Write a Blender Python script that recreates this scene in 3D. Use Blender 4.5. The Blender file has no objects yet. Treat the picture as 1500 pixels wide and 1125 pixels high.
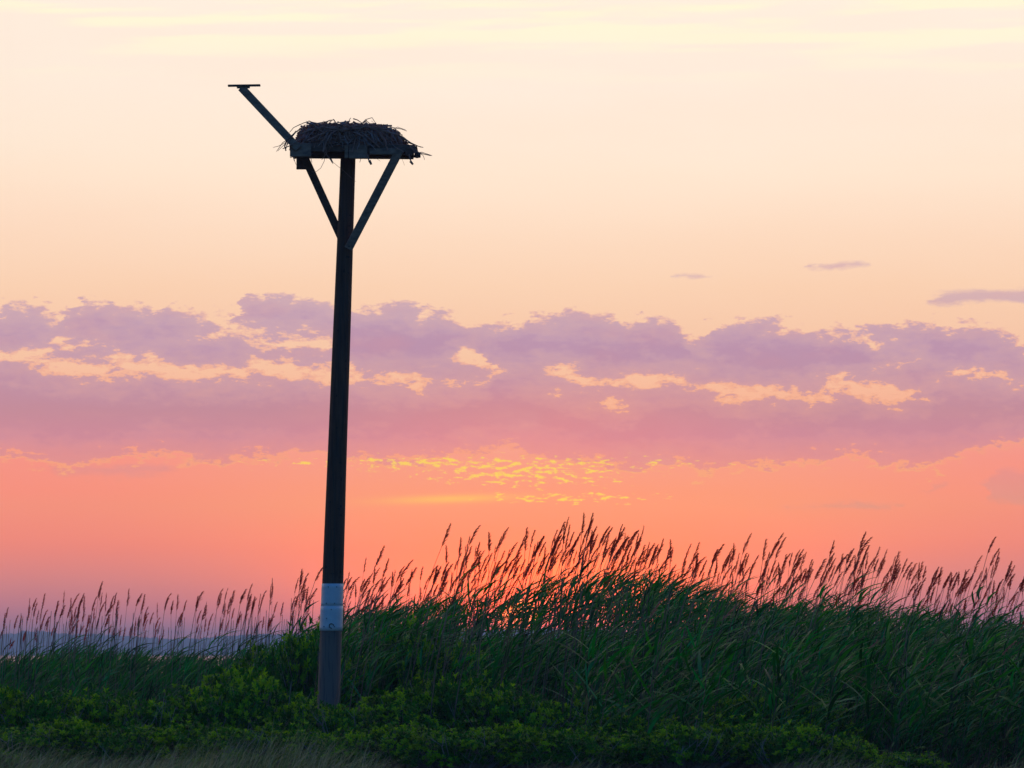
import bpy, math, random
import numpy as np
from mathutils import Vector, Matrix
R = math.radians
S = bpy.context.scene
COL = S.collection

# ------------------------------------------------------------------ camera
F = 7000.0            # focal length in units of the 1500 px wide frame
CAM_Z, HOR = 1.5, 957.0
PITCH = math.atan((HOR - 562.5) / F)
cd = bpy.data.cameras.new('camera'); cam = bpy.data.objects.new('camera', cd); COL.objects.link(cam)
cd.sensor_width = 36; cd.lens = 36 * F / 1500; cd.clip_start = .5; cd.clip_end = 30000
cam.location = (0, 0, CAM_Z); cam.rotation_euler = (R(90) + PITCH, 0, 0)
S.camera = cam
S.render.resolution_x, S.render.resolution_y = 1024, 768
S.view_settings.view_transform = 'Standard'; S.view_settings.look = 'None'
S.view_settings.exposure = 0; S.view_settings.gamma = 1; S.view_settings.use_curve_mapping = False
S.cycles.max_bounces = 6; S.cycles.diffuse_bounces = 3; S.cycles.glossy_bounces = 2
S.cycles.transmission_bounces = 3; S.cycles.transparent_max_bounces = 8; S.cycles.volume_bounces = 0
S.cycles.sample_clamp_indirect = 4

def P(px, py, D):
    """world point seen at a photograph position (1500 x 1125) at ground distance D"""
    a = (px - 750) / F; b = (562.5 - py) / F
    c, s = math.cos(PITCH), math.sin(PITCH)
    y = c - b * s; z = s + b * c
    return Vector((a / y * D, D, CAM_Z + z / y * D))

def lin(c):
    return tuple(((x / 255) / 12.92 if x <= 10 else (((x / 255) + .055) / 1.055) ** 2.4) for x in c) + (1,)

# ------------------------------------------------------------------ node helper
class N:
    def __init__(s, tree): s.t = tree; s.n = tree.nodes; s.l = tree.links
    def new(s, t, **k):
        n = s.n.new(t)
        for a, b in k.items(): setattr(n, a, b)
        return n
    def put(s, sock, v):
        if isinstance(v, bpy.types.NodeSocket): s.l.new(v, sock)
        elif v is not None: sock.default_value = v
    def m(s, op, a, b=None, c=None, clamp=False):
        n = s.new('ShaderNodeMath', operation=op); n.use_clamp = clamp
        s.put(n.inputs[0], a); s.put(n.inputs[1], b); s.put(n.inputs[2], c)
        return n.outputs[0]
    def mr(s, v, a, b, c=0., d=1., t='LINEAR'):
        n = s.new('ShaderNodeMapRange', interpolation_type=t)
        for i, x in enumerate((v, a, b, c, d)): s.put(n.inputs[i], x)
        return n.outputs[0]
    def mix(s, f, a, b, mode='MIX'):
        n = s.new('ShaderNodeMix', data_type='RGBA', blend_type=mode)
        s.put(n.inputs[0], f); s.put(n.inputs[6], a); s.put(n.inputs[7], b)
        return n.outputs[2]
    def ramp(s, v, pts, interp='LINEAR', srgb=True):
        n = s.new('ShaderNodeValToRGB'); r = n.color_ramp; r.interpolation = interp
        while len(r.elements) > 1: r.elements.remove(r.elements[-1])
        for i, (p, c) in enumerate(pts):
            e = r.elements[0] if i == 0 else r.elements.new(p)
            e.position = p; e.color = lin(c) if srgb else (*c, 1)
        s.put(n.inputs[0], v); return n.outputs[0]
    def xyz(s, x, y, z=0.):
        n = s.new('ShaderNodeCombineXYZ')
        for i, v in enumerate((x, y, z)): s.put(n.inputs[i], v)
        return n.outputs[0]
    def sep(s, v):
        n = s.new('ShaderNodeSeparateXYZ'); s.put(n.inputs[0], v); return n.outputs
    def noise(s, vec, scale=1., detail=4., rough=.5, dim='3D'):
        n = s.new('ShaderNodeTexNoise', noise_dimensions=dim)
        s.put(n.inputs['Vector'], vec); n.inputs['Scale'].default_value = scale
        n.inputs['Detail'].default_value = detail; n.inputs['Roughness'].default_value = rough
        return n.outputs
    def curve(s, v, pts):
        n = s.new('ShaderNodeFloatCurve'); cm = n.mapping.curves[0]
        cm.points[0].location = pts[0]; cm.points[1].location = pts[-1]
        for p in pts[1:-1]: cm.points.new(*p)
        for p in cm.points: p.handle_type = 'AUTO'
        n.mapping.update(); s.put(n.inputs['Value'], v); return n.outputs[0]

# ------------------------------------------------------------------ sky
SUN_U, SUN_V = 762., 910.
SUN_EL = (HOR - SUN_V) / F; SUN_AZ = (SUN_U - 750) / F
SKY_STRENGTH = .15
U0, UW = -250., 2000.
def cu(pts, base=0., span=1000.):
    o = [((u - U0) / UW, (v - base) / span) for u, v in pts]
    if o[0][0] > 0: o.insert(0, (0., o[0][1]))
    if o[-1][0] < 1: o.append((1., o[-1][1]))
    return o
def build_world():
    w = bpy.data.worlds.new('World'); S.world = w; w.use_nodes = True
    t = w.node_tree; t.nodes.clear(); n = N(t)
    tc = n.new('ShaderNodeTexCoord')
    d = n.sep(tc.outputs['Generated']); X, Y, Z = d[0], d[1], d[2]
    yy = n.m('MAXIMUM', Y, .05)
    hyp = n.m('SQRT', n.m('ADD', n.m('MULTIPLY', X, X), n.m('MULTIPLY', Y, Y)))
    u = n.m('MULTIPLY_ADD', n.m('DIVIDE', X, yy), F, 750.)
    v = n.m('MULTIPLY_ADD', n.m('DIVIDE', Z, n.m('MAXIMUM', hyp, .05)), -F, HOR)
    # ---- displaced coordinates: ragged edges
    nz = n.noise(n.xyz(n.m('MULTIPLY', u, 1/130.), n.m('MULTIPLY', v, 1/62.)), 1, 8, .62, '2D')
    ns = n.sep(nz[1])
    nf = n.noise(n.xyz(n.m('MULTIPLY', u, 1/30.), n.m('MULTIPLY', v, 1/13.)), 1, 5, .68, '2D')[0]
    ncol = n.m('SUBTRACT', nf, .5)
    ud = n.m('ADD', n.m('MULTIPLY_ADD', n.m('SUBTRACT', ns[0], .5), 130., u), n.m('MULTIPLY', ncol, 40.))
    vd = n.m('ADD', n.m('MULTIPLY_ADD', n.m('SUBTRACT', ns[1], .5), 46., v), n.m('MULTIPLY', ncol, 30.))
    uc = n.m('DIVIDE', n.m('SUBTRACT', ud, U0), UW, clamp=True)
    def C(pts): return n.m('MULTIPLY', n.curve(uc, cu(pts)), 1000.)
    def H(pts): return n.m('MULTIPLY_ADD', n.curve(uc, cu(pts, -30., 100.)), 100., -30.)
    top = C([(-250,455),(-60,470),(0,458),(60,460),(100,470),(116,452),(170,449),(235,455),(262,444),(300,462),(338,468),(350,440),(400,432),(455,436),(490,450),(560,448),(604,448),(625,462),(670,459),(705,478),(745,478),(775,464),(850,463),(890,474),(955,468),(990,478),(1003,502),(1022,500),(1045,484),(1080,473),(1160,475),(1205,482),(1250,486),(1262,499),(1290,488),(1335,480),(1400,477),(1450,487),(1490,500),(1520,520),(1700,470)])
    bot = C([(-250,690),(0,668),(60,678),(120,684),(200,668),(290,675),(350,674),(430,662),(520,672),(620,672),(740,660),(800,672),(880,684),(960,684),(1050,688),(1095,678),(1160,683),(1245,668),(1300,680),(1360,684),(1410,668),(1450,656),(1520,656),(1700,680)])
    g1c = C([(0,524),(60,530),(120,538),(210,539),(300,547),(400,545),(490,548),(560,557),(700,560),(790,545),(830,550),(870,560),(900,556),(960,556),(1020,566),(1100,576),(1200,580),(1240,566),(1290,574),(1340,584),(1400,556),(1450,556),(1520,558)])
    g1h = H([(-250,-14),(-40,4),(0,8),(50,11),(100,14),(200,12),(270,13),(350,11),(400,14),(480,15),(530,11),(585,8),(640,-3),(690,0),(725,3),(760,-8),(800,5),(830,10),(885,7),(905,5),(950,10),(1010,9),(1060,6),(1130,9),(1200,9),(1232,10),(1300,8),(1345,1),(1395,-6),(1440,8),(1480,5),(1520,-6),(1600,6),(1700,-10)])
    g2c = C([(0,500),(130,503),(240,497),(330,488),(400,500),(480,498),(560,560),(640,530),(690,520),(720,540),(850,590),(920,586),(1000,590),(1300,530),(1330,523),(1390,540),(1500,540)])
    g2h = H([(-250,-20),(70,-14),(110,4),(150,2),(190,-12),(240,-12),(300,-3),(340,2),(375,6),(410,10),(480,9),(510,-14),(650,-10),(678,6),(705,6),(735,-12),(870,-10),(910,0),(950,-12),(1240,-14),(1300,-1),(1335,1),(1370,-14),(1700,-20)])
    xc = C([(0,300),(900,404),(1030,405),(1120,404),(1190,392),(1280,391),(1330,437),(1420,436),(1500,437),(1700,440)])
    xh = H([(-250,-25),(960,-25),(1000,1),(1030,-2),(1070,-22),(1150,-22),(1190,2),(1250,3),(1300,-12),(1335,-8),(1365,5),(1430,7),(1540,9),(1700,-20)])
    lc = C([(0,688),(140,690),(260,690),(600,720),(1100,742),(1250,741),(1320,740),(1370,714),(1400,712),(1450,712),(1500,716),(1700,716)])
    lh = H([(-250,-20),(60,-6),(100,6),(190,6),(250,2),(300,-20),(1050,-20),(1190,0),(1290,2),(1340,-6),(1375,2),(1410,-7),(1445,8),(1475,24),(1600,18),(1700,-20)])
    nb_ = n.noise(n.xyz(n.m('MULTIPLY', u, 1/26.), n.m('MULTIPLY', v, 1/11.), 0), 1, 5, .66, '2D')[0]
    nm_ = n.noise(n.xyz(n.m('MULTIPLY', u, 1/95.), n.m('MULTIPLY', v, 1/30.), 0), 1, 4, .6, '2D')[0]
    sm = 'SMOOTHSTEP'
    rough = n.m('ADD', n.m('MULTIPLY', n.m('SUBTRACT', nb_, .5), 42.), n.m('MULTIPLY', n.m('SUBTRACT', nm_, .5), 44.))
    rough = n.m('ADD', rough, 3.5)
    def out(c, h, y=None): return n.m('SUBTRACT', n.m('ABSOLUTE', n.m('SUBTRACT', y or vd, c)), h)     # > 0 outside a gap
    sd = n.m('MINIMUM', n.m('MINIMUM', n.m('SUBTRACT', vd, top), n.m('MULTIPLY', n.m('SUBTRACT', bot, vd), .8)), n.m('MINIMUM', n.m('ADD', out(g1c, g1h), 2.), out(g2c, g2h)))
    sdn = n.m('ADD', sd, rough)
    main = n.mr(sdn, -4, 9, 0, 1, sm)
    thick = n.mr(sdn, 2, 46, 0, 1, sm)
    vs = n.m('MULTIPLY_ADD', n.m('SUBTRACT', vd, v), .25, v)
    x1 = n.mr(n.m('MULTIPLY_ADD', rough, .2, n.m('MULTIPLY', out(xc, xh, vs), -1.)), -5, 5, 0, .85, sm)
    x2 = n.mr(n.m('MULTIPLY_ADD', rough, .35, n.m('MULTIPLY', out(lc, lh, vs), -1.)), -7, 8, 0, .85, sm)
    mask = n.m('MAXIMUM', main, n.m('MAXIMUM', x1, x2), clamp=True)
    # ---- clear sky colour down the sky
    vv = n.m('DIVIDE', n.m('ADD', v, 100.), 1100., clamp=True)
    def rp(l): return [((a + 100) / 1100., c) for a, c in l]
    sky = n.ramp(vv, rp([(-100,(252,242,226)),(0,(254,240,220)),(120,(254,237,217)),(220,(253,233,210)),(320,(254,225,196)),(420,(254,215,178)),(520,(253,205,165)),(600,(253,185,150)),(670,(253,160,136)),(720,(254,152,124)),(790,(252,146,122)),(850,(240,136,122)),(900,(222,124,128)),(957,(205,120,136))]))
    side = n.ramp(vv, rp([(-100,(252,242,226)),(0,(253,239,220)),(120,(253,236,215)),(220,(252,231,207)),(320,(253,222,193)),(420,(253,213,176)),(520,(252,203,164)),(600,(250,178,148)),(670,(250,148,132)),(720,(249,140,128)),(790,(238,134,128)),(850,(216,128,136)),(900,(196,118,140)),(957,(184,112,146))]))
    du = n.m('SUBTRACT', u, 830.)
    sf = n.mr(n.m('ABSOLUTE', du), 180, 820, 0, 1, sm)
    base = n.mix(sf, sky, side)
    # high thin streaks of cirrus, pale yellow near the top of the view
    st = n.noise(n.xyz(n.m('MULTIPLY_ADD', v, .9/100, n.m('MULTIPLY', u, 1/420.)), n.m('MULTIPLY', v, 1/34.)), 1, 4, .55, '2D')[0]
    cf = n.m('MULTIPLY', n.mr(st, .42, .62, 0, .95, sm), n.mr(v, 20., 150., 1., .0, sm))
    base = n.mix(cf, base, lin((255,248,214)))
    # broad soft unevenness
    so = n.noise(n.xyz(n.m('MULTIPLY', u, 1/500.), n.m('MULTIPLY', v, 1/110.), 3.), 1, 3, .5, '2D')[0]
    base = n.mix(n.mr(so, .35, .7, 0, .12), base, lin((252,236,226)), 'MULTIPLY')
    # ---- cloud colour
    cloud = n.ramp(vv, rp([(380,(206,172,184)),(450,(198,164,180)),(510,(196,155,174)),(560,(199,152,168)),(600,(203,146,158)),(640,(214,145,152)),(690,(232,143,144)),(740,(222,146,146))]))
    warm = n.m('MULTIPLY', n.mr(n.m('ABSOLUTE', n.m('SUBTRACT', u, 790.)), 0, 480, 1, 0, sm), n.mr(v, 520, 670, 0, .75, sm))
    cloud = n.mix(warm, cloud, lin((242,148,142)))
    cl = n.noise(n.xyz(n.m('MULTIPLY', u, 1/170.), n.m('MULTIPLY', v, 1/60.), 1.), 1, 6, .6, '2D')[0]
    cloud = n.mix(n.mr(cl, .36, .66, 0, .30), cloud, lin((240,226,236)), 'MULTIPLY')
    cloud = n.mix(n.mr(cl, .5, .74, 0, .22), cloud, lin((232,170,165)))
    cloud = n.mix(n.mr(thick, 0, 1, .42, 0), cloud, n.mix(.5, cloud, base))
    cloud = n.mix(n.mr(thick, .75, 1, 0, .18), cloud, lin((236,222,240)), 'MULTIPLY')
    col = n.mix(mask, base, cloud)
    # glowing thin edges
    edge = n.m('MULTIPLY', n.m('MULTIPLY', main, n.m('SUBTRACT', 1., main)), n.mr(v, 440, 560, .8, 2.4))
    col = n.mix(n.m('MINIMUM', edge, .85), col, n.ramp(vv, rp([(440,(250,190,165)),(520,(255,184,146)),(600,(255,180,130)),(660,(255,165,120)),(700,(255,178,110))])))
    # golden scraps of cloud under the deck
    gn = n.noise(n.xyz(n.m('MULTIPLY', u, 1/19.), n.m('MULTIPLY', v, 1/5.5), 7.), 1, 5, .62, '2D')[0]
    def gauss(x, c, s):
        q = n.m('DIVIDE', n.m('SUBTRACT', x, c), s); return n.m('EXPONENT', n.m('MULTIPLY', n.m('MULTIPLY', q, q), -1.))
    r1 = n.m('MULTIPLY', gauss(v, 678., 13.), gauss(u, 690., 370.))
    r2 = n.m('MULTIPLY', gauss(v, 695., 22.), gauss(u, 770., 190.))
    r3 = n.m('MULTIPLY', gauss(v, 730., 10.), gauss(u, 830., 150.))
    ge = n.m('MAXIMUM', n.m('MAXIMUM', r1, r2), r3)
    gg = n.mr(n.m('MULTIPLY_ADD', ge, .26, gn), .71, .85, 0, 1, sm)
    gg = n.m('MULTIPLY', gg, n.mr(ge, .05, .4))
    col = n.mix(n.m('MULTIPLY', gg, .88), col, lin((255,216,80)))
    r4 = n.m('MULTIPLY', gauss(n.m('MULTIPLY_ADD', u, .03, v), 751., 6.), gauss(u, 660., 95.))
    col = n.mix(n.m('MULTIPLY', r4, .7), col, lin((255,196,96)))
    # glow around the setting sun
    qa = n.m('DIVIDE', n.m('SUBTRACT', u, 825.), 330.); qb = n.m('DIVIDE', n.m('SUBTRACT', v, 890.), 100.)
    gl = n.m('EXPONENT', n.m('MULTIPLY', n.m('ADD', n.m('MULTIPLY', qa, qa), n.m('MULTIPLY', qb, qb)), -1.))
    col = n.mix(n.m('MULTIPLY', gl, .95), col, (1.5, .27, .01, 1))
    qa = n.m('DIVIDE', n.m('SUBTRACT', u, 810.), 215.); qb = n.m('DIVIDE', n.m('SUBTRACT', v, 886.), 66.)
    gl2 = n.m('EXPONENT', n.m('MULTIPLY', n.m('ADD', n.m('MULTIPLY', qa, qa), n.m('MULTIPLY', qb, qb)), -1.))
    col = n.mix(n.m('MULTIPLY', gl2, .9), col, (3.4, .42, .0, 1))
    qa = n.m('SUBTRACT', u, SUN_U); qb = n.m('SUBTRACT', v, SUN_V)
    rs = n.m('SQRT', n.m('ADD', n.m('MULTIPLY', qa, qa), n.m('MULTIPLY', qb, qb)))
    col = n.mix(n.mr(rs, 24, 120, .9, 0, sm), col, (3.4, .34, .0, 1))
    disc = n.mr(rs, 27, 36, 1, 0, sm)
    col = n.mix(disc, col, (5., .9, .0, 1))
    # light lost in the low air on its way here
    gain = n.ramp(vv, [((a + 100) / 1100., c) for a, c in [(100, (0.548, 0.535, 0.544)), (250, (0.563, 0.553, 0.553)), (500, (0.543, 0.523, 0.542)), (605, (0.575, 0.552, 0.522)), (640, (0.578, 0.546, 0.557)), (742, (0.66, 0.681, 0.442)), (805, (0.757, 0.661, 0.396)), (865, (0.833, 0.729, 0.445)), (930, (1.029, 0.788, 0.498))]], srgb=False)
    col = n.mix(1., col, gain, 'MULTIPLY')
    # ---- the rest of the dome: physical twilight sky, blending in away from the glow
    sk = n.new('ShaderNodeTexSky', sky_type='NISHITA'); sk.sun_disc = False
    sk.sun_elevation = R(2.5); sk.sun_rotation = SUN_AZ   # measured from +Y
    sk.air_density = 1.2; sk.dust_density = 1.5; sk.ozone_density = 3.0
    front = n.m('MULTIPLY', n.mr(Y, .0, .75, 0, 1, sm), n.mr(Z, .25, 1.0, 1, .5, sm))
    bg1 = n.new('ShaderNodeBackground'); n.put(bg1.inputs[0], n.mix(1., sk.outputs[0], (.72, 1.85, 3.6, 1), 'MULTIPLY')); bg1.inputs[1].default_value = SKY_STRENGTH
    bg2 = n.new('ShaderNodeBackground'); n.put(bg2.inputs[0], col); bg2.inputs[1].default_value = 2.
    mx = n.new('ShaderNodeMixShader'); n.put(mx.inputs[0], front); n.l.new(bg1.outputs[0], mx.inputs[1]); n.l.new(bg2.outputs[0], mx.inputs[2])
    out = n.new('ShaderNodeOutputWorld'); n.l.new(mx.outputs[0], out.inputs[0])
    w.cycles.sampling_method = 'MANUAL'; w.cycles.sample_map_resolution = 1024
build_world()
ld = bpy.data.lights.new('sun', 'SUN'); sun = bpy.data.objects.new('sun', ld); COL.objects.link(sun)
ld.energy = 1.8; ld.angle = R(.5); ld.color = (1., .38, .12)
sd = Vector((SUN_AZ, 1, math.tan(SUN_EL + R(.25)))).normalized()
sun.rotation_euler = sd.to_track_quat('Z', 'Y').to_euler(); sun.location = (0, 40, 30)

# ------------------------------------------------------------------ mesh helpers
class MB:
    def __init__(s): s.v = []; s.f = []; s.mi = []; s.nv = 0
    def add(s, verts, faces, mi=0):
        o = s.nv
        s.v.extend(tuple(x) for x in verts); s.nv += len(verts)
        s.f.extend(tuple(i + o for i in f) for f in faces); s.mi.extend([mi] * len(faces))
    def tube(s, pts, rad, k=6, mi=0, cap=True):
        pts = [Vector(p) for p in pts]; n = len(pts); V = []; up = Vector((.13, .97, .21))
        for i, p in enumerate(pts):
            t = (pts[min(i + 1, n - 1)] - pts[max(i - 1, 0)]).normalized()
            a = t.cross(up)
            if a.length < .05: a = t.cross(Vector((1, 0, 0)))
            a.normalize(); b = t.cross(a); r = rad[i] if hasattr(rad, '__len__') else rad
            for j in range(k):
                q = 2 * math.pi * j / k; V.append(p + (a * math.cos(q) + b * math.sin(q)) * r)
        Fc = [(i * k + j, i * k + (j + 1) % k, (i + 1) * k + (j + 1) % k, (i + 1) * k + j) for i in range(n - 1) for j in range(k)]
        if cap: Fc += [tuple(range(k))[::-1], tuple(range((n - 1) * k, n * k))]
        s.add(V, Fc, mi)
    def ribbon(s, pts, wid, side, mi=0):
        V = []; n = len(pts)
        for i, p in enumerate(pts):
            p = Vector(p); d = Vector(side) * (wid[i] / 2); V += [p - d, p + d]
        s.add(V, [(2*i, 2*i+1, 2*i+3, 2*i+2) for i in range(n - 1)], mi)
    def beam(s, a, b, w, h, wdir=(0, 1, 0), mi=0, bev=.006):
        """board from a to b; w along wdir, h across; chamfered long edges"""
        a = Vector(a); b = Vector(b); t = (b - a).normalized(); wd = Vector(wdir)
        wd = (wd - t * wd.dot(t)).normalized(); hd = t.cross(wd)
        pr = []
        for (x, y) in ((-w/2+bev, -h/2), (w/2-bev, -h/2), (w/2, -h/2+bev), (w/2, h/2-bev), (w/2-bev, h/2), (-w/2+bev, h/2), (-w/2, h/2-bev), (-w/2, -h/2+bev)):
            pr.append(wd * x + hd * y)
        V = [a + p for p in pr] + [b + p for p in pr]
        s.add(V, [(j, (j + 1) % 8, 8 + (j + 1) % 8, 8 + j) for j in range(8)] + [tuple(range(8))[::-1], tuple(range(8, 16))], mi)
    def mesh(s, name, mats, smooth=False):
        me = bpy.data.meshes.new(name); me.from_pydata(s.v, [], s.f); me.update()
        for m_ in (mats if isinstance(mats, (list, tuple)) else [mats]): me.materials.append(m_)
        if any(s.mi): me.polygons.foreach_set('material_index', s.mi)
        me.polygons.foreach_set('use_smooth', [smooth] * len(me.polygons)); return me
    def build(s, name, mats, parent=None, smooth=False):
        return link(name, s.mesh(name, mats, smooth), parent)
    def arr(s): return np.array([tuple(v) for v in s.v], float), s.f, s.mi
def link(name, me, parent=None):
    o = bpy.data.objects.new(name, me); COL.objects.link(o)
    if parent is not None: o.parent = parent
    return o
def tag(o, label=None, cat=None, group=None, kind=None):
    for k, v in (('label', label), ('category', cat), ('group', group), ('kind', kind)):
        if v: o[k] = v
    return o
def empty(name, loc=(0, 0, 0)):
    o = bpy.data.objects.new(name, None); COL.objects.link(o); o.location = loc; o.empty_display_size = .2; return o
def merged(name, variants, xf, mats, parent=None):
    """one mesh out of many transformed copies of variant meshes; xf = [(variant index, 4x4)]"""
    Vs, loops, starts, totals, mis = [], [], [], [], []; off = 0; ls = 0
    pre = []
    for (v, f, mi) in variants:
        tot = np.array([len(q) for q in f]); pre.append((v, np.concatenate([np.array(q) for q in f]), tot, np.array(mi)))
    for (k, M) in xf:
        v, lp, tot, mi = pre[k]; A = np.array(M)
        Vs.append(v @ A[:3, :3].T + A[:3, 3]); loops.append(lp + off); off += len(v)
        starts.append(ls + np.concatenate(([0], np.cumsum(tot)[:-1]))); totals.append(tot); ls += len(lp); mis.append(mi)
    me = bpy.data.meshes.new(name); V = np.concatenate(Vs); L = np.concatenate(loops); ST = np.concatenate(starts)
    me.vertices.add(len(V)); me.vertices.foreach_set('co', V.astype(np.float32).ravel())
    me.loops.add(len(L)); me.loops.foreach_set('vertex_index', L.astype(np.int32))
    me.polygons.add(len(ST)); me.polygons.foreach_set('loop_start', ST.astype(np.int32))
    me.polygons.foreach_set('loop_total', np.concatenate(totals).astype(np.int32))
    for m_ in mats: me.materials.append(m_)
    me.polygons.foreach_set('material_index', np.concatenate(mis).astype(np.int32))
    me.update(calc_edges=True); me.validate()
    return link(name, me, parent)

# ------------------------------------------------------------------ materials
def mat(name):
    m = bpy.data.materials.new(name); m.use_nodes = True; t = m.node_tree; t.nodes.clear(); n = N(t)
    o = n.new('ShaderNodeOutputMaterial'); return m, n, o
def leaf_mat(name, cols, trans=.35, tcol=None, rough=.45, spec=.4):
    """cols: ramp over a per-leaf random value (linear)"""
    m, n, o = mat(name)
    g = n.new('ShaderNodeNewGeometry'); oi = n.new('ShaderNodeObjectInfo')
    r = n.m('FRACT', n.m('ADD', g.outputs['Random Per Island'], oi.outputs['Random']))
    c = n.ramp(r, [(i / (len(cols) - 1), c) for i, c in enumerate(cols)], srgb=False)
    tc = n.new('ShaderNodeTexCoord')
    nz = n.noise(tc.outputs['Object'], 1.4, 3.)[0]
    c = n.mix(n.mr(nz, .38, .62, 0, .8), c, (.35, .42, .4, 1), 'MULTIPLY')
    p = n.new('ShaderNodeBsdfPrincipled'); n.put(p.inputs['Base Color'], c)
    p.inputs['Roughness'].default_value = rough; p.inputs['Specular IOR Level'].default_value = spec
    tr = n.new('ShaderNodeBsdfTranslucent'); n.put(tr.inputs[0], n.mix(1., c, tcol or (1.3, 1.2, .5, 1), 'MULTIPLY'))
    mx = n.new('ShaderNodeMixShader'); mx.inputs[0].default_value = trans
    n.l.new(p.outputs[0], mx.inputs[1]); n.l.new(tr.outputs[0], mx.inputs[2]); n.l.new(mx.outputs[0], o.inputs[0]); return m
def plain(name, col, rough=.8, col2=None, scale=(8, 8, 8), bump=0., spec=.3, extra=None):
    m, n, o = mat(name)
    tc = n.new('ShaderNodeTexCoord'); mp = n.new('ShaderNodeMapping'); n.l.new(tc.outputs['Object'], mp.inputs[0]); mp.inputs['Scale'].default_value = scale
    nz = n.noise(mp.outputs[0], 1., 6., .6)[0]
    c = n.mix(n.mr(nz, .35, .68), (*col, 1), (*(col2 or tuple(x * .6 for x in col)), 1))
    if extra: c = extra(n, tc, c)
    p = n.new('ShaderNodeBsdfPrincipled'); n.put(p.inputs['Base Color'], c)
    p.inputs['Roughness'].default_value = rough; p.inputs['Specular IOR Level'].default_value = spec
    if bump:
        b = n.new('ShaderNodeBump'); b.inputs['Strength'].default_value = bump; b.inputs['Distance'].default_value = .01
        n.l.new(nz, b.inputs['Height']); n.l.new(b.outputs[0], p.inputs['Normal'])
    n.l.new(p.outputs[0], o.inputs[0]); return m
M_REED_LEAF = leaf_mat('reed_leaf_green', [(.003,.05,.008),(.014,.26,.040),(.003,.06,.008),(.050,.34,.016),(.003,.05,.010),(.010,.32,.100),(.003,.05,.006),(.09,.38,.020)], .28, (.8,1.3,.3,1), .5, .10)
M_REED_STEM = leaf_mat('reed_stem_straw', [(.16,.11,.085),(.24,.17,.12),(.12,.11,.05),(.28,.20,.15)], .15, (1,.8,.6,1), .6, .3)
M_PLUME = leaf_mat('reed_plume_brown', [(.15,.045,.035),(.21,.065,.045),(.11,.035,.03)], .55, (2.4,.8,.4,1), .9, .05)
M_PLUME_PALE = leaf_mat('reed_plume_pale', [(.34,.22,.17),(.42,.28,.22),(.30,.20,.17)], .40, (1.3,.9,.7,1), .9, .05)
M_BAY_NEW = leaf_mat('shrub_leaf_new', [(.22,.42,.006),(.32,.50,.008),(.15,.38,.008)], .35, (1.1,1.3,.3,1), .6, .08)
M_BAY_OLD = leaf_mat('shrub_leaf_old', [(.020,.18,.008),(.040,.23,.008),(.008,.11,.010),(.075,.25,.006)], .25, (1.,1.3,.3,1), .55, .12)
M_TWIG = plain('twig_grey', (.36,.30,.27), .85, (.20,.16,.14), (20,20,20))
M_GRASS = leaf_mat('grass_blade', [(.40,.44,.24),(.08,.22,.04),(.28,.32,.14),(.05,.17,.03),(.46,.44,.28),(.10,.24,.05),(.03,.10,.02)], .30, (1.1,1,.6,1), .6, .3)
M_SOIL = plain('soil_and_litter', (.03,.055,.015), .95, (.07,.065,.03), (.9,.9,.9))

# ------------------------------------------------------------------ setting: ground, water, far shore
rnd = random.Random(7)
def ground_z(x, y):
    z = .06 * math.sin(x * .35 + 1) * math.sin(y * .21) + .03 * math.sin(x * 1.3) * math.cos(y * 1.1)
    f = min(max((y - 380) / 40, 0), 1); z -= .22 * min(max((y - 95) / 60, 0), 1); return z * (1 - f) - 1.2 * f
def grid(name, xs, ys, zf, m, smooth=True):
    b = MB(); b.v = [(x, y, zf(x, y)) for y in ys for x in xs]; b.nv = len(b.v); w = len(xs)
    b.f = [(j*w+i, j*w+i+1, (j+1)*w+i+1, (j+1)*w+i) for j in range(len(ys)-1) for i in range(w-1)]; b.mi = [0]*len(b.f)
    return tag(b.build(name, m, None, smooth), kind='structure')
gx = [-1500,-700,-300,-120,-60,-40] + [x * .6 for x in range(-50, 51)] + [40,60,120,300,700,1500]
gy = [-800,-300,-100,-30,0,20,35] + [38 + i * .8 for i in range(125)] + [145, 165, 190, 220, 260, 310, 360, 390, 430]
grid('ground', sorted(set(gx)), sorted(set(gy)), ground_z, M_SOIL)
def water_mat():
    m, n, o = mat('bay_water'); tc = n.new('ShaderNodeTexCoord')
    mp = n.new('ShaderNodeMapping'); n.l.new(tc.outputs['Object'], mp.inputs[0]); mp.inputs['Scale'].default_value = (.5, 1.6, 1)
    nz = n.noise(mp.outputs[0], 1., 4., .6)[0]
    b = n.new('ShaderNodeBump'); b.inputs['Strength'].default_value = .35; b.inputs['Distance'].default_value = .12
    n.l.new(nz, b.inputs['Height'])
    p = n.new('ShaderNodeBsdfPrincipled'); p.inputs['Base Color'].default_value = (.03,.045,.06,1); p.inputs['Roughness'].default_value = .12
    p.inputs['IOR'].default_value = 1.33; n.l.new(b.outputs[0], p.inputs['Normal']); n.l.new(p.outputs[0], o.inputs[0]); return m
grid('water', [-6000 + i * 500 for i in range(25)], [121 + i * 330 for i in range(19)], lambda x, y: -.42, water_mat(), False)
SHORE = 4600.; KS = SHORE / 1800.
def ridge_z(x):   # tree line height above the water, uneven
    x = x / KS
    return 1.5 + KS * (8.2 + .9 * math.sin(x * .013 + .6) + .7 * math.sin(x * .031 + 2) + .35 * math.sin(x * .11) + 1.6 * math.exp(-((x + 182) / 7) ** 2) - .8 * math.exp(-((x + 130) / 22) ** 2))
M_FAR = plain('far_shore_ground', (.05,.06,.04), .95, (.08,.07,.05), (.05,.05,.05))
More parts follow.
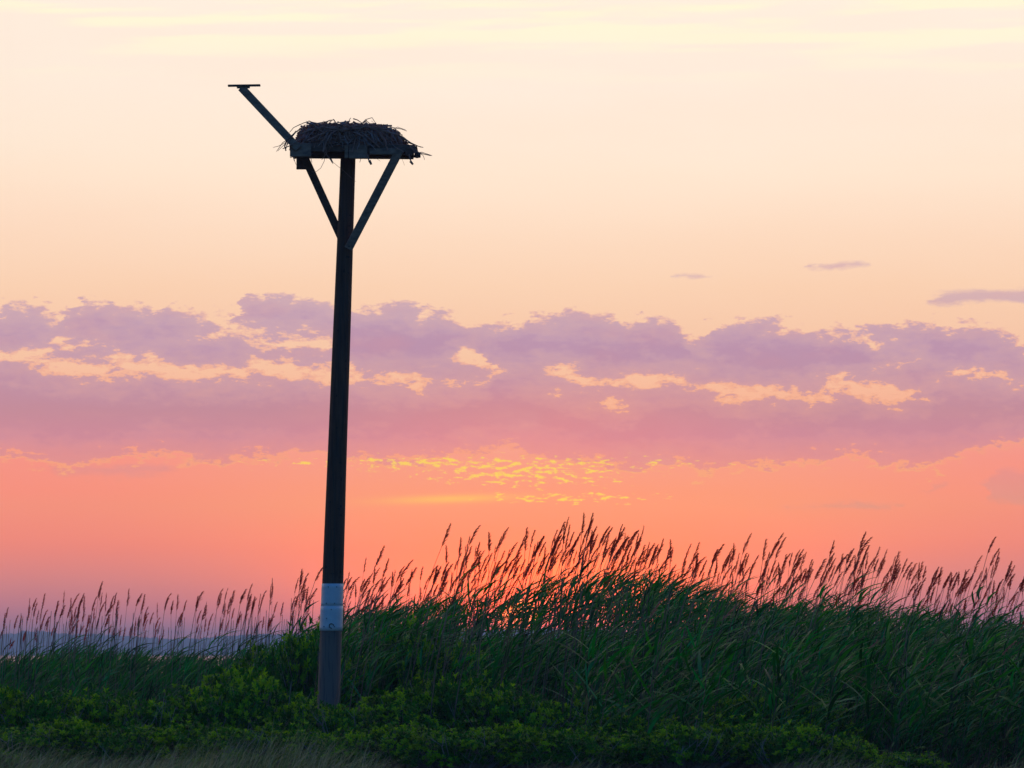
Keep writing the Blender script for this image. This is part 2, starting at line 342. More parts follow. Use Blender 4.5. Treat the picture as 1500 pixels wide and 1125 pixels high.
grid('far_shore', [-5200 + i * 160 for i in range(66)], [SHORE - 14, SHORE, SHORE + 100, SHORE + 700, SHORE + 2000], lambda x, y: -1.2 if y < SHORE - 1 else (.6 if y < SHORE + 20 else 5. + 1.8 * math.sin(x * .002)), M_FAR)
b = MB()
for k in range(5200):
    if k < 3600: x = rnd.uniform(-260, 60) * KS
    else: x = rnd.choice([rnd.uniform(-1500, -260), rnd.uniform(60, 1500)]) * KS
    y = SHORE + 12 + rnd.random() * 150; h = ridge_z(x) * rnd.uniform(.55, 1.0); r = rnd.uniform(1.6, 4.2) * KS * (1 if abs(x) < 300 * KS else 2.2)
    zc = h - r * .8; V = []; nn = 7
    for ring, (rr, zz) in enumerate(((.55, -.9), (1., -.1), (.8, .45), (.3, .8))):
        for j in range(nn):
            q = 6.283 * j / nn + ring; e = rnd.uniform(.75, 1.2); V.append((x + r*rr*e*math.cos(q), y + r*rr*e*math.sin(q), zc + r*zz*rnd.uniform(.85, 1.1)))
    V.append((x, y, 0.4))
    Fc = [(a*nn+j, a*nn+(j+1)%nn, (a+1)*nn+(j+1)%nn, (a+1)*nn+j) for a in range(3) for j in range(nn)] + [tuple(range(3*nn, 4*nn))] + [(j, 4*nn, (j+1)%nn) for j in range(nn)]
    b.add(V, Fc)
tag(b.build('far_woodland', plain('far_tree_green', (.035,.06,.03), .9, (.02,.04,.025), (.3,.3,.3))), 'low dark line of trees on the far shore across the water', 'woodland', kind='stuff')

# ------------------------------------------------------------------ nesting pole
D0 = 63.6
def wood(name, c1, c2, lit=None):
    def ex(n, tc, c):
        s = n.sep(tc.outputs['Object'])
        sp = n.noise(tc.outputs['Object'], 14., 3., .5)[0]
        c = n.mix(n.mr(sp, .66, .70, 0, .75), c, (.02,.017,.015,1))
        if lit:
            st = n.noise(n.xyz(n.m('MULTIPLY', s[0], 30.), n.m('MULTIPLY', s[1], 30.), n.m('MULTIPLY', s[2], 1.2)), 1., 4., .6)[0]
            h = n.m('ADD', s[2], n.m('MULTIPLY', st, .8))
            c = n.mix(n.mr(h, 2.0, 3.0, 1, 0), c, lit)  # paler weathered lower pole; its lit zone is painted into the colour
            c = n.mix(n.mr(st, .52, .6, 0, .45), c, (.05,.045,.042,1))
        return c
    return plain(name, c1, .85, c2, (26, 26, 1.6), .55, .2, ex)
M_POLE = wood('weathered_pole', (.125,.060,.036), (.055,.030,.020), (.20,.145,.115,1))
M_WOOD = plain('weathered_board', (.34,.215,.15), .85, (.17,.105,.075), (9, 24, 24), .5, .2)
M_WOOD_MID = plain('mid_dark_board', (.20,.125,.09), .88, (.09,.055,.04), (7, 24, 24), .5, .2)  # mid-dark tone for the front frame board
M_WOOD_DK = plain('dark_shaded_board', (.13,.075,.05), .9, (.07,.04,.03), (9, 24, 24), .5, .2)  # darker board copy; shade under and behind the platform is in the colour
M_PERCH = plain('perch_wood', (.10,.07,.055), .8, (.06,.045,.04), (5,20,20))
def band_extra(n, tc, c):
    sp = n.noise(tc.outputs['Object'], 5., 5., .65)[0]
    return n.mix(n.mr(sp, .55, .75, 0, .4), c, (.38,.36,.33,1))
M_BAND = plain('white_metal_sheet', (.66,.68,.68), .45, (.56,.58,.58), (3,3,9), .15, .4, band_extra)
base = P(481, 1030, D0); topp = P(510, 226, D0)
axis = (topp - base); kk = (base.z + .05) / axis.z; foot = base - axis * kk
def pole_at(py):       # centre of the pole at a photograph height
    z = P(490, py, D0).z; return foot + (topp - foot) * ((z - foot.z) / (topp.z - foot.z))
def pole_r(p):
    f = (p.z - foot.z) / (topp.z - foot.z); return .158 * (1 - f) + .100 * f
root = empty('nesting_pole', tuple(foot)); tag(root, 'tall leaning wooden pole with white metal band carrying a braced nesting platform', 'nesting pole')
bpy.context.view_layer.update()
LOC = Vector(foot)
def local(b):
    b.v = [tuple(Vector(v) - LOC) for v in b.v]; return b
def ring_mb(p0, p1, r0, r1, seg, k=28, wob=0.):
    b = MB(); rr = random.Random(3); V = []
    for i in range(seg + 1):
        f = i / seg; c = p0.lerp(p1, f); r = r0 + (r1 - r0) * f
        for j in range(k):
            q = 6.28318 * j / k; w = 1 + wob * math.sin(q * 3 + f * 9) + wob * .6 * math.sin(q * 2 - f * 17 + 1)
            V.append((c.x + r * w * math.cos(q), c.y + r * w * math.sin(q), c.z))
    b.add(V, [(i*k+j, i*k+(j+1)%k, (i+1)*k+(j+1)%k, (i+1)*k+j) for i in range(seg) for j in range(k)] + [tuple(range(seg*k, seg*k+k)), tuple(range(k))[::-1]])
    return b
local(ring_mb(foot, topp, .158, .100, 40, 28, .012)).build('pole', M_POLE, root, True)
bt, bm_, bb = pole_at(855), pole_at(888), pole_at(924)
band = local(ring_mb(bb, bm_ + Vector((0,0,.003)), pole_r(bb) + .009, pole_r(bm_) + .008, 6)).build('metal_band', M_BAND, root, True)
band2 = local(ring_mb(bm_ - Vector((0,0,.004)), bt, pole_r(bm_) + .004, pole_r(bt) + .006, 6)).build('metal_band', M_BAND, root, True)
M_NAIL = plain('nail_steel', (.08,.07,.06), .6, (.05,.04,.035))
for py, dx in ((860,-.05),(860,.06),(884,-.07),(884,.04),(893,.0),(906,-.06),(918,.05),(918,-.09)):
    b = MB(); c = pole_at(py); r = pole_r(c) + .010; y = -math.sqrt(max(r*r - dx*dx, 0)); b.tube([(c.x+dx, c.y+y+.003, c.z), (c.x+dx, c.y+y-.006, c.z)], .007, 8); local(b).build('nail', M_NAIL, root)
# ring-shaped hook on the band
c = pole_at(917); b = MB(); b.tube([(c.x+.01+.03*math.cos(a), c.y-pole_r(c)-.014, c.z+.03*math.sin(a)) for a in [i*6.283/14 for i in range(12)]], .006, 6)
local(b).build('hook', plain('hook_iron', (.10,.085,.075), .6, (.06,.05,.045)), root)

# platform frame.  front face at distance DF, back face 1.0 m further
DF, DEP = 63.05, 1.05
def A(px, py, dy=0.): return P(px, py, DF + dy) 
s_ = DF / F
def fz(py): return P(500, py, DF).z
def X(px): return P(px, 220, DF).x
def rail(px0, px1, pyt, pyb, y, th, m, name, skew=0.):
    z0, z1 = P(500, pyb, y).z, P(500, pyt, y).z; b = MB(); zc = (z0 + z1) / 2
    b.beam((X(px0), y, zc + skew), (X(px1), y, zc - skew), th, z1 - z0, (0, 1, 0)); return local(b).build(name, m, root)
def spar(px, pyt, pyb, y0, y1, th, m, name):     # board running away from the camera
    z0, z1 = fz(pyb), fz(pyt); b = MB(); b.beam((X(px), y0, (z0+z1)/2), (X(px), y1, (z0+z1)/2), th, z1 - z0, (1, 0, 0)); return local(b).build(name, m, root)
rail(429.5, 608, 211, 222.5, DF, .040, M_WOOD_MID, 'frame_board', .012)
rail(429.5, 603, 222.5, 231, DF + DEP, .040, M_WOOD_DK, 'frame_board')
spar(426.6, 209, 220.5, DF - .025, DF + DEP + .02, .045, M_WOOD, 'frame_board')
spar(608.5, 213.5, 219.5, DF + .03, DF + DEP + .02, .045, M_WOOD_DK, 'frame_board')
rail(437, 600, 221.4, 230.5, DF + .34, .09, M_WOOD_DK, 'support_beam', .008)
rail(434, 604, 226.2, 232.4, DF + .78, .09, M_WOOD_DK, 'support_beam', .006)
# deck planks between frame boards
b = MB(); rr = random.Random(5)
for i in range(9):
    y = DF + .075 + i * .112; zz = fz(216.5) + rr.uniform(-.004, .004)
    b.beam((X(430.5), y, zz), (X(605), y, zz - .02), .098, .022, (0, 1, 0))
local(b).build('deck', M_WOOD_DK, root)
# corner cap board on the left, block in the middle, outer board on the right
rail(425, 456, 210.0, 229.5, DF - .043, .040, M_WOOD, 'corner_block')
rail(511.5, 538, 212, 232.3, DF - .046, .045, M_WOOD, 'centre_block')
rail(505, 510, 211.5, 231.5, DF - .043, .038, M_WOOD, 'cleat')
rail(541.5, 579, 217.5, 226.5, DF - .044, .036, M_WOOD, 'outer_board')
rail(594, 606, 217, 228, DF - .040, .036, M_WOOD_DK, 'corner_block')
# end of beam that sticks out on the right
spar(611.5, 223.8, 229.8, DF - .02, DF + .12, .08, M_WOOD_DK, 'beam_end')
# left block hanging under the frame, braces
b = MB(); b.beam((P(442,220,DF+.7).x, DF + .7, P(442,228,DF+.7).z), (P(442,220,DF+.7).x, DF + .7, P(442,248,DF+.7).z), .07, .14, (0, 1, 0)); local(b).build('hanging_block', M_WOOD_DK, root)
b = MB(); b.beam(P(446, 230, DF + .56), P(501.5, 352, D0 + .13), .045, .105, (0, 1, 0)); local(b).build('brace', M_WOOD_DK, root)  # rear brace; its shadow is put into the board colour
b = MB(); b.beam(P(586, 219, DF - .07), P(510.5, 364, D0 - .145), .045, .112, (0, 1, 0)); br = local(b).build('brace', M_WOOD, root)
b = MB(); q = P(511.5, 361, D0 - .17); b.tube([q, q + Vector((0, -.012, 0))], .011, 8); local(b).build('bolt', plain('bolt_iron', (.05,.045,.04), .6), br)
# perch arm
arm0 = P(437, 217.5, DF - .086); arm1 = P(353.3, 128.2, DF - .09)
b = MB(); b.beam(arm0, arm1, .042, .105, (0, 1, 0)); pa = local(b).build('perch_arm', M_WOOD, root)
ptop = P(357, 125.2, DF - .09); b = MB()
b.beam(P(334, 125.6, DF - .09), P(381.3, 125.0, DF - .09), .10, .022, (0, 1, 0)); local(b).build('perch_bar', M_PERCH, pa)
b = MB(); b.beam(P(347, 127.9, DF - .09), P(366, 127.7, DF - .09), .05, .028, (0, 1, 0)); local(b).build('perch_seat', M_WOOD, pa)

# ------------------------------------------------------------------ stick nest
def build_nest():
    r = random.Random(21); b = MB()
    cx, cy = X(513), DF + .47; zb = fz(214)
    hw, hd = (X(600) - X(426)) / 2, .56
    def top(x):        # photograph outline of the heap's top
        pts = [(-1.,209),(-.9,190),(-.82,183),(-.7,180),(-.4,179),(-.1,182),(.1,180),(.3,182),(.6,184),(.75,188),(.88,200),(1.,213)]
        for (a, u), (c, v) in zip(pts, pts[1:]):
            if a <= x <= c: return fz(u + (v - u) * (x - a) / (c - a)) - zb
        return 0.02
    # packed core of litter, lumpy
    V = []; na, nr = 40, 7
    for j in range(nr + 1):
        for i in range(na):
            q = 6.28318 * i / na; f = j / nr; rad = (1 - f) ** .6 if j else 1.
            rad *= (.86 + .05 * math.sin(5 * q + j)); x = rad * math.cos(q); y = rad * math.sin(q)
            h = top(max(-1, min(1, x))) ; z = min(h * .84, h * .84 * (f * 2.4)) if j < nr else h * .55
            V.append((cx + x * hw, cy + y * hd, zb + max(z + r.uniform(-.012, .012), 0)))
    b.add(V, [(j*na+i, j*na+(i+1)%na, (j+1)*na+(i+1)%na, (j+1)*na+i) for j in range(nr) for i in range(na)] + [tuple(range(nr*na, nr*na+na)), tuple(range(na))[::-1]], 1)
    def stick(p, d, L, rad, mi=0, kink=.09, seg=4):
        p = Vector(p); d = Vector(d).normalized(); pts = []; o = Vector((0, 0, 0))
        for i in range(seg + 1):
            f = i / seg; pts.append(p + d * (L * (f - .5)) + o)
            o = o + Vector((r.gauss(0, kink), r.gauss(0, kink), r.gauss(0, kink))) * L * .35
        for p in pts:
            xn = (p.x - cx) / hw
            if abs(xn) > 1.05 + .12 * r.random() or p.z > zb + top(max(-1, min(1, xn))) + r.choice([.02, .03, .05]): return
        b.tube(pts, [rad * (1.1 - .75 * i / seg) for i in range(seg + 1)], 5, mi)
    for k in range(2300):
        q = r.uniform(0, 6.283); rad = r.uniform(.70, 1.0) if r.random() < .8 else r.uniform(.1, .75)
        x, y = rad * math.cos(q), rad * math.sin(q)
        if k % 2 and y > 0: y = -y; q = -q
        h = top(max(-1, min(1, x * .97))); z = h * (r.random() ** .75) * (1.0 if rad > .55 else 1.) 
        if rad < .65: z = h * r.uniform(.8, .97)
        tang = Vector((-math.sin(q) * hw, math.cos(q) * hd, 0)).normalized()
        out = Vector((math.cos(q) * hw, math.sin(q) * hd, 0)).normalized()
        d = tang * r.choice([-1, 1]) + out * r.gauss(0, .45) + Vector((0, 0, r.gauss(0, .42)))
        L = r.uniform(.14, .62) * (1.15 if r.random() < .25 else .8)
        if abs(x) > .8: d = tang + out * r.gauss(0, .3) + Vector((0, 0, r.gauss(0, .2)))
        stick((cx + x * hw * .96, cy + y * hd * .96, zb + .012 + z * .97), d, L, r.choice([.0045, .006, .0075, .010, .013]), r.choice([0, 0, 0, 2]))
    # droopy bark strips and stems on the face
    for k in range(80):
        x = r.uniform(-.9, .9); y = -math.sqrt(max(0, 1 - x * x)) * .98; h = top(x)
        p = Vector((cx + x * hw, cy + y * hd - .01, zb + h * r.uniform(.5, .95)))
        pts = [p]; dx = r.gauss(0, .5)
        for i in range(4): p = p + Vector((dx * .05 + r.gauss(0, .012), -.012, -h * r.uniform(.12, .22))); pts.append(p)
        b.tube(pts, [.008, .009, .007, .005, .003], 5, r.choice([0, 2, 2]))
    # sticks breaking the outline: photograph positions (start, end, radius)
    for pts, rad in [(((434,192),(426,202),(420,213)),.008),(((442,187),(430,196),(419,206)),.006),(((438,204),(428,212),(414,218)),.006),(((560,188),(576,187),(588,189),(596,192)),.0045),(((578,188),(586,194),(590,202)),.003),(((575,190),(582,186),(594,190)),.003),
        (((592,207),(604,211),(612,214),(620,216)),.0055),(((596,205),(600,209),(605,212),(611,222)),.0035),(((600,215),(608,222),(618,225),(631,228)),.006),
        (((598,212),(612,222),(620,228),(622,234)),.0035),(((606,224),(618,223),(633,228)),.004),(((590,200),(600,208),(617,216)),.004),
        (((529,182),(536,175),(545,172.3),(550,180)),.0045),(((511,181),(512,175),(514,172.5)),.004),(((483,180),(484,175.5)),.003),
        (((452,178),(445,180),(432,186)),.0045),(((440,182),(430,187),(424,194)),.004),(((452,177),(462,181),(478,178)),.005),
        (((430,204),(420,208),(408,214),(400,216)),.0035),(((428,200),(414,209),(405,222)),.004),(((426,203),(412,216),(407,221)),.003),(((424,200),(421,210),(418,221)),.006),(((420,206),(417,214),(419,221)),.008),
        (((538,225),(540,234),(543,239)),.008),(((599,226),(601,234),(604,240)),.008),(((477,215),(478,226),(484,234),(488,240)),.005),(((484,232),(487,238)),.010),
        (((470,186),(500,190),(540,186),(575,190)),.010),(((440,196),(462,188),(500,186)),.009),(((520,184),(548,188),(584,198),(603,210)),.010),(((450,206),(480,192),(512,190)),.008),(((541,235),(544,241)),.014),(((601,236),(605,241)),.013),(((429,228),(431,236)),.003),(((455,230),(457,238)),.003),
        (((530,228),(527,238)),.003),(((476,222),(475,236),(470,246),(464,251),(458,252),(454,249)),.0028),(((484,234),(493,242),(502,249),(512,258),(521,266)),.0022),
        (((430,230),(433,240),(436,243)),.0025),(((516,222),(522,198),(530,185)),.007),(((470,210),(478,200),(487,184)),.006),(((458,182),(468,190),(476,196)),.008),(((473,222),(478,208),(486,194)),.012),
        (((497,196),(500,210)),.009),(((533,196),(542,204),(556,216)),.009),(((552,190),(562,205),(568,220)),.009),(((545,188),(560,194),(575,206)),.006)]:
        rad = rad * 1.35
        y = DF - .10 + r.uniform(-.04, .04) if rad > .0028 and not (529 < pts[0][0] < 531 and pts[0][1] < 200) else DF - .06
        if pts[0][1] < 195 and pts[0][0] < 560 or pts[0][1] < 191: y = DF + .12
        if pts[0][1] < 225 and pts[-1][1] < 222 and 432 < pts[0][0] < 560 and rad >= .006: y = DF - .12
        b.tube([P(a, c, y) for a, c in pts], [rad * (1 - .5 * i / len(pts)) for i in range(len(pts))], 6, 0)
    o = empty('nest', (cx, cy, zb)); b.v = [tuple(Vector(v) - Vector((cx, cy, zb))) for v in b.v]
    ms = [plain('nest_stick', (.24,.10,.06), .9, (.42,.22,.17), (12,12,12)), plain('nest_litter', (.05,.028,.018), 1., (.08,.05,.03), (30,30,30), .8), plain('nest_bark', (.45,.31,.28), .9, (.22,.14,.12), (10,10,10))]
    bpy.data.objects.remove(o)
    n_ = b.build('bird_nest', ms); n_.location = (cx, cy, zb)
    tag(n_, 'large ragged heap of dark sticks piled on the wooden platform', 'nest')
build_nest()

# ------------------------------------------------------------------ reeds
def reed_leaf(b, p, az, L, w, rise, r, mi=0):
    """arching blade; az heading, rise = starting steepness; wind bends it to +x"""
    d = Vector((math.cos(az), math.sin(az), 0)); pts = []; n = 6; q = Vector(p); a = rise
    side = Vector((-d.y, d.x, 0)); side = (side * math.cos(.5) + Vector((0, 0, 1)) * math.sin(.5) * r.choice([-1, 1])).normalized()
    curl = r.uniform(.03, .15)
    for i in range(n + 1):
        pts.append(q.copy()); q = q + (d * math.cos(a) + Vector((0, 0, 1)) * math.sin(a)) * (L / n) + Vector((.008 * i, 0, 0)); a -= curl * (1 + i * .12)
    wid = [w * x for x in (.45, .85, 1, .95, .75, .45, .06)]
    b.ribbon(pts, wid, side, mi)
def make_reed(seed, H, plume=True, lean=.16, nleaf=9, spread=.8, leafy=(.28, .86), upright=.0, slim=1.):
    r = random.Random(seed); st, lf, pl = MB(), MB(), MB()
    kx = lean * r.uniform(.6, 1.35); ky = r.gauss(0, .03)
    def pos(t): return Vector((kx * H * t ** 1.9, ky * H * t ** 2, H * t * (1 - .5 * kx * kx * t)))
    seg = 9; tp = 1. if plume else .9
    pts = [pos(tp * i / seg) for i in range(seg + 1)]; st.tube(pts, [.0085 * slim * (1 - .6 * i / seg) for i in range(seg + 1)], 4)
    for i in range(nleaf):
        t = leafy[0] + (leafy[1] - leafy[0]) * (i + r.uniform(-.3, .3)) / max(nleaf - 1, 1)
        az = r.gauss(0, spread) if r.random() < .86 else r.uniform(-3.1, 3.1)
        L = r.uniform(.36, .78) * (1 - .25 * t); reed_leaf(lf, pos(t), az, L, r.uniform(.028, .044), r.uniform(.6, 1.25) + upright, r)
    if not plume:      # tip leaves
        for k in range(3): reed_leaf(lf, pos(.88 + .01 * k), r.gauss(0, .7), r.uniform(.30, .48), .022, 1.25 + .1 * k, r)
    if plume:
        L = r.uniform(.27, .43); p = pos(1.); t0 = (pos(1.) - pos(.95)).normalized(); ax = []; d = t0.copy(); q = p - d * .02
        nod = r.uniform(-.01, .085)
        for i in range(9): ax.append(q.copy()); q = q + d * (L / 8); d = (d + Vector((nod * .75, 0, -nod * .18))).normalized()
        pl.tube(ax, [.004 * (1 - .7 * i / 8) for i in range(9)], 3)
        nb = 60
        for k in range(nb):
            f = (k + .5) / nb; i = min(int(f * 8), 7); q = ax[i].lerp(ax[i + 1], f * 8 - i); dd = (ax[i + 1] - ax[i]).normalized()
            bl = L * r.uniform(.16, .34) * (1.05 - .75 * f) * (.55 + 1.6 * min(f, .3))
            a = r.uniform(0, 6.283); o = Vector((math.cos(a), math.sin(a), 0)); out = (dd * .9 + o * r.uniform(.14, .50) + Vector((.16, 0, -.02))).normalized()
            e = q + out * bl; mid = q + out * bl * .5 + o * .004; sdv = out.cross(Vector((r.gauss(0, .5), -1, r.gauss(0, .5)))).normalized()
            w = r.uniform(.006, .011); pl.ribbon([q, mid, e + Vector((.01, 0, -.008))], [w * .6, w, w * .25], sdv)
    return st, lf, pl, kx * H, H

def interp(c, x):
    if x <= c[0][0]: return c[0][1]
    for (a, u), (b_, v) in zip(c, c[1:]):
        if x <= b_: return u + (v - u) * (x - a) / (b_ - a)
    return c[-1][1]
TIP = [(0,884),(60,866),(110,862),(150,852),(220,866),(310,862),(345,850),(380,856),(430,836),(465,828),(500,836),(515,822),(560,802),(600,822),(640,800),(680,772),(740,778),(790,758),(845,752),(880,752),(940,766),(990,788),(1040,790),(1080,792),(1115,778),(1150,786),(1200,790),(1245,776),(1270,796),(1300,800),(1350,820),(1380,818),(1410,815),(1450,790),(1480,818),(1500,826)]
LEAF = [(0,950),(60,946),(150,938),(250,947),(330,951),(420,934),(460,918),(500,884),(560,868),(600,862),(640,862),(700,848),(760,836),(830,826),(880,820),(950,824),(1000,836),(1040,850),(1100,872),(1200,870),(1280,872),(1350,882),(1420,892),(1500,896)]
# ---- the 290-odd plumed reeds, each a thing
NV = 14
RV = [make_reed(100 + i, 3.3, True, (.07, .15, .22, .13, .18)[i % 5], 8, .75, (.30, .80)) for i in range(NV)]
LV = [make_reed(300 + i, 2.7, True, .07, 6, .9, (.25, .66), .22, .9) for i in range(8)]     # the shorter, straighter reeds on the left
def meshes(v, nm, plm): return (v[0].mesh(nm + '_stem', M_REED_STEM), v[1].mesh(nm + '_leaves', M_REED_LEAF), v[2].mesh(nm + '_plume', plm))
RM = [meshes(v, 'reed', M_PLUME) for v in RV]; LM = [meshes(v, 'short_reed', M_PLUME) for v in LV]
PALE = [make_reed(500 + i, 2.9, True, .30, 5, .8, (.25, .7)) for i in range(4)]; PM = [meshes(v, 'leaning_reed', M_PLUME_PALE) for v in PALE]
def place_reed(i, vs, ms, x, D, ztip, label, group, rz=0., wx=1.):
    k = i % len(vs); v = vs[k]; g = ground_z(x, D)
    zt = max(p[2] for p in v[2].v); s = (ztip - g) / zt
    o = empty('common_reed', (x - v[3] * wx * s, D, g - .02)); o.scale = (s ** .35 * wx, s ** .35, s); o.rotation_euler = (rr.gauss(0, .03), rr.gauss(0, .05), rz)
    tag(o, label, 'reed', group)
    for nm, me in zip(('stem', 'foliage', 'plume'), ms[k]): link(nm, me, o)
    return o
rr = random.Random(11)
def zt(py, D): return CAM_Z + (HOR - py) / F * D
ZONES = [(150,'at the far left over the distant water'),(330,'left of the pole over the low blue shoreline'),(475,'close to the left side of the banded pole'),
         (640,'just right of the banded pole against pink sky'),(770,'in front of the orange glow, left half'),(900,'above the brightest part of the sunset'),
         (1040,'on the slope right of the sunset glow'),(1180,'in the middle of the right reed bed'),(1330,'in the right part of the reed bed'),(1510,'at the right edge of the reed bed')]
LONE = [(846,749,'tallest dark plumed reed, standing at the crest above the sun'),(1452,786,'tall lone reed with feathery plume near the right edge of the photo'),
        (687,767,'tall reed with leaning plume, first high one left of the glow'),(793,757,'tall thick plumed reed left of the crest over the glow'),
        (560,801,'thin lone reed with upright plume right of the pole'),(1250,776,'tallest pair-mate reed in the right bed with a heavy plume'),
        (1112,774,'tall slim reed with fluffy plume standing above the right bed'),(459,827,'tall reed with bent plume just left of the pole'),
        (148,850,'tallest thin reed with leaning plume left over the water'),(880,752,'tall reed with pale orange rimmed plume right of the crest'),
        (1338,820,'dark reed plume rising alone between two right clumps'),(318,861,'stout dark reed plume left of the pole, fullest of its clump')]
used = []
cnt = 0
for px, py, lab in LONE:
    D = 104 if px < 440 else 70
    place_reed(cnt, LV if px < 440 else RV, LM if px < 440 else RM, P(px, py, D).x, D, zt(py, D), lab, 'plumed reeds standing up against the sunset sky'); cnt += 1
lefts = [3,8,35,42,55,62,78,86,92,100,112,118,131,139,146,152,160,168,185,196,205,214,228,234,241,259,265,275,290,297,308,322,330,341,349,355,362,370,377,384,392,398,410,417,424,431,438,447,455]
for px in lefts + [rr.uniform(0, 450) for _ in range(62)]:
    first = px == int(px); D = rr.uniform(93, 113); py = interp(TIP, px) + (rr.uniform(0, 20) if first else rr.uniform(14, 62))
    z = [q for q in ZONES if px < q[0]][0]; look = 'upright' if cnt % 2 else 'slightly nodding'
    lab = '%s short reed with dark plume %s' % (look, z[1])
    place_reed(cnt, LV, LM, P(px, py, D).x, D, zt(py, D), lab, 'plumed reeds ' + z[1], rr.uniform(-.35, .35), rr.choice([1, 1, 1.5, .6])); cnt += 1
npx = 172
for i in range(npx):
    px = 478 + (1500 - 478) * (i + rr.uniform(-.4, .4)) / npx; D = rr.uniform(66, 82)
    py = interp(TIP, px) + abs(rr.gauss(6, 36)); py = min(py, interp(LEAF, px) - 4)
    z = [q for q in ZONES if px < q[0]][0]; look = ('tall reed with dark feathery plume', 'reed with narrow brown plume', 'reed with drooping brushy plume')[cnt % 3]
    place_reed(cnt, RV, RM, P(px, py, D).x, D, zt(py, D), '%s %s' % (look, z[1]), 'plumed reeds ' + z[1], rr.gauss(0, .5), rr.choice([1, 1, 1.3, .7])); cnt += 1
for px, py, lab in [(1232,925,'leaning reed with pale tan plume below the right skyline'),(1258,1000,'pale plume reed leaning low against dark leaves, right of the shrubs'),(1470,995,'pale fanned plume reed low at the right edge'),
        (1450,942,'pale plume reed near right edge, the upper of two'),(1225,985,'thin reed with small straw plume among green leaves on the right'),(1040,885,'reed with wide pale plume right of the glow, below the skyline'),
        (1322,965,'straw coloured reed plume in the middle of the right bed'),(1182,925,'pale narrow plume reed against green leaves above the right shrubs'),(950,880,'pale reed plume hidden among leaves under the crest'),
        (1375,1040,'lowest small pale reed plume at the lower right')]:
    D = rr.uniform(60, 63.5); place_reed(cnt, PALE, PM, P(px, py, D).x, D, zt(py, D), lab, 'pale reeds leaning in front of the reed bed', rr.gauss(0, .15)); cnt += 1

# ---- the leafy mass of the bed: one object that nobody could count
FV = [make_reed(700 + i, 2.5, False, .17, 13, .8, (.14, .93)) for i in range(16)]
FL = [make_reed(800 + i, 2.0, False, .05, 9, 1.1, (.15, .9), .35) for i in range(8)]
def two(v):
    b = MB(); b.add(v[0].v, v[0].f, 0); b.add(v[1].v, v[1].f, 1); return b.arr()
def bare(seed, H, lean):
    r = random.Random(seed); b = MB(); kx = lean * r.uniform(.4, 1.5); b.tube([(kx * H * (i / 7) ** 1.8, r.gauss(0, .004), H * i / 7) for i in range(8)], [.0095 * (1 - .5 * i / 7) for i in range(8)], 4, 0); return b.arr()
VAR = [two(v) for v in FV + FL] + [bare(900 + i, 2.4, .14) for i in range(8)] + [bare(950 + i, 2.2, .05) for i in range(6)] + [two(make_reed(1000 + i, 1.35, False, .12, 9, .8, (.12, .9), .2)) for i in range(12)]
VTOP = [a[0][:, 2].max() for a in VAR]
xf = []
def put_leafy(px, D, py, left=False, dead=False):
    k = rr.randrange(16) if not left else 16 + rr.randrange(8)
    if dead: k = 24 + rr.randrange(8) if not left else 32 + rr.randrange(6)
    x = P(px, py, D).x; g = ground_z(x, D)
    if not dead and zt(py, D) - g < 1.75: k = 38 + rr.randrange(12)
    s = (zt(py, D) - g) / VTOP[k]
    if s < .25: return
    w = max(.75, min(1.25, s ** .5))
    xf.append((k, Matrix.Translation((x - .3 * w, D, g - .02)) @ Matrix.Rotation(rr.gauss(0, .3), 4, 'Z') @ Matrix.Diagonal((w, w, s, 1))))
for i in range(1550):       # main bed, thinner where the sun comes through
    px = rr.uniform(470, 1640); D = rr.uniform(66, 84)
    py = interp(LEAF, px) + abs(rr.gauss(0, 26)) + (6 if rr.random() < .5 else 0)
    if py < 924 and rr.random() < .80 * math.exp(-((px - 785) / 150) ** 4) : continue
    put_leafy(px, D, py)
for i in range(520):       # front rows on the right
    px = 1640 - 900 * rr.random() ** 1.25; D = rr.uniform(58.5, 66)
    py = 905 + (66 - D) * 16 + abs(rr.gauss(0, 22)) + max(0, 1080 - px) * .28; put_leafy(px, D, py)
for i in range(900):        # the left bed
    px = rr.uniform(-260, 500); D = rr.uniform(92, 116); put_leafy(px, D, interp(LEAF, px) + abs(rr.gauss(0, 14)), True)
for i in range(1000):       # low growth inside the bed
    px = rr.uniform(470, 1640); D = rr.uniform(65, 80); py = max(interp(LEAF, px) + 40, 922 if 590 < px < 980 else 905) + rr.uniform(0, 75); put_leafy(px, D, py)
for i in range(1300):
    px = rr.uniform(-260, 520); D = rr.uniform(90, 112); put_leafy(px, D, interp(LEAF, px) + rr.uniform(8, 55), True)
for i in range(150): px = rr.uniform(470, 1640); put_leafy(px, rr.uniform(60, 68), interp(LEAF, px) + rr.uniform(0, 60), False, True)
for i in range(330): px = rr.uniform(-200, 480); put_leafy(px, rr.uniform(88, 104), interp(LEAF, px) + rr.uniform(-50, 25), True, True)
for i in range(90): put_leafy(rr.uniform(690, 850), rr.uniform(84, 90), rr.uniform(925, 985))
VAR += [(lambda b: b.arr())((lambda b, v: (b.add(v[0].v, v[0].f, 0), b.add(v[1].v, v[1].f, 1), b.add(v[2].v, v[2].f, 2), b)[-1])(MB(), v)) for v in RV[:8] + LV[:6]]
VTOP += [a[0][:, 2].max() for a in VAR[len(VTOP):]]
def put_plumed(px, D, py, left):
    k = 50 + (rr.randrange(8) if not left else 8 + rr.randrange(6)); x = P(px, py, D).x; g = ground_z(x, D); s = (zt(py, D) - g) / VTOP[k]
    xf.append((k, Matrix.Translation((x - .3, D, g - .02)) @ Matrix.Rotation(rr.gauss(0, .5), 4, 'Z') @ Matrix.Rotation(rr.gauss(0, .05), 4, 'Y') @ Matrix.Diagonal((s ** .4, s ** .4, s, 1))))
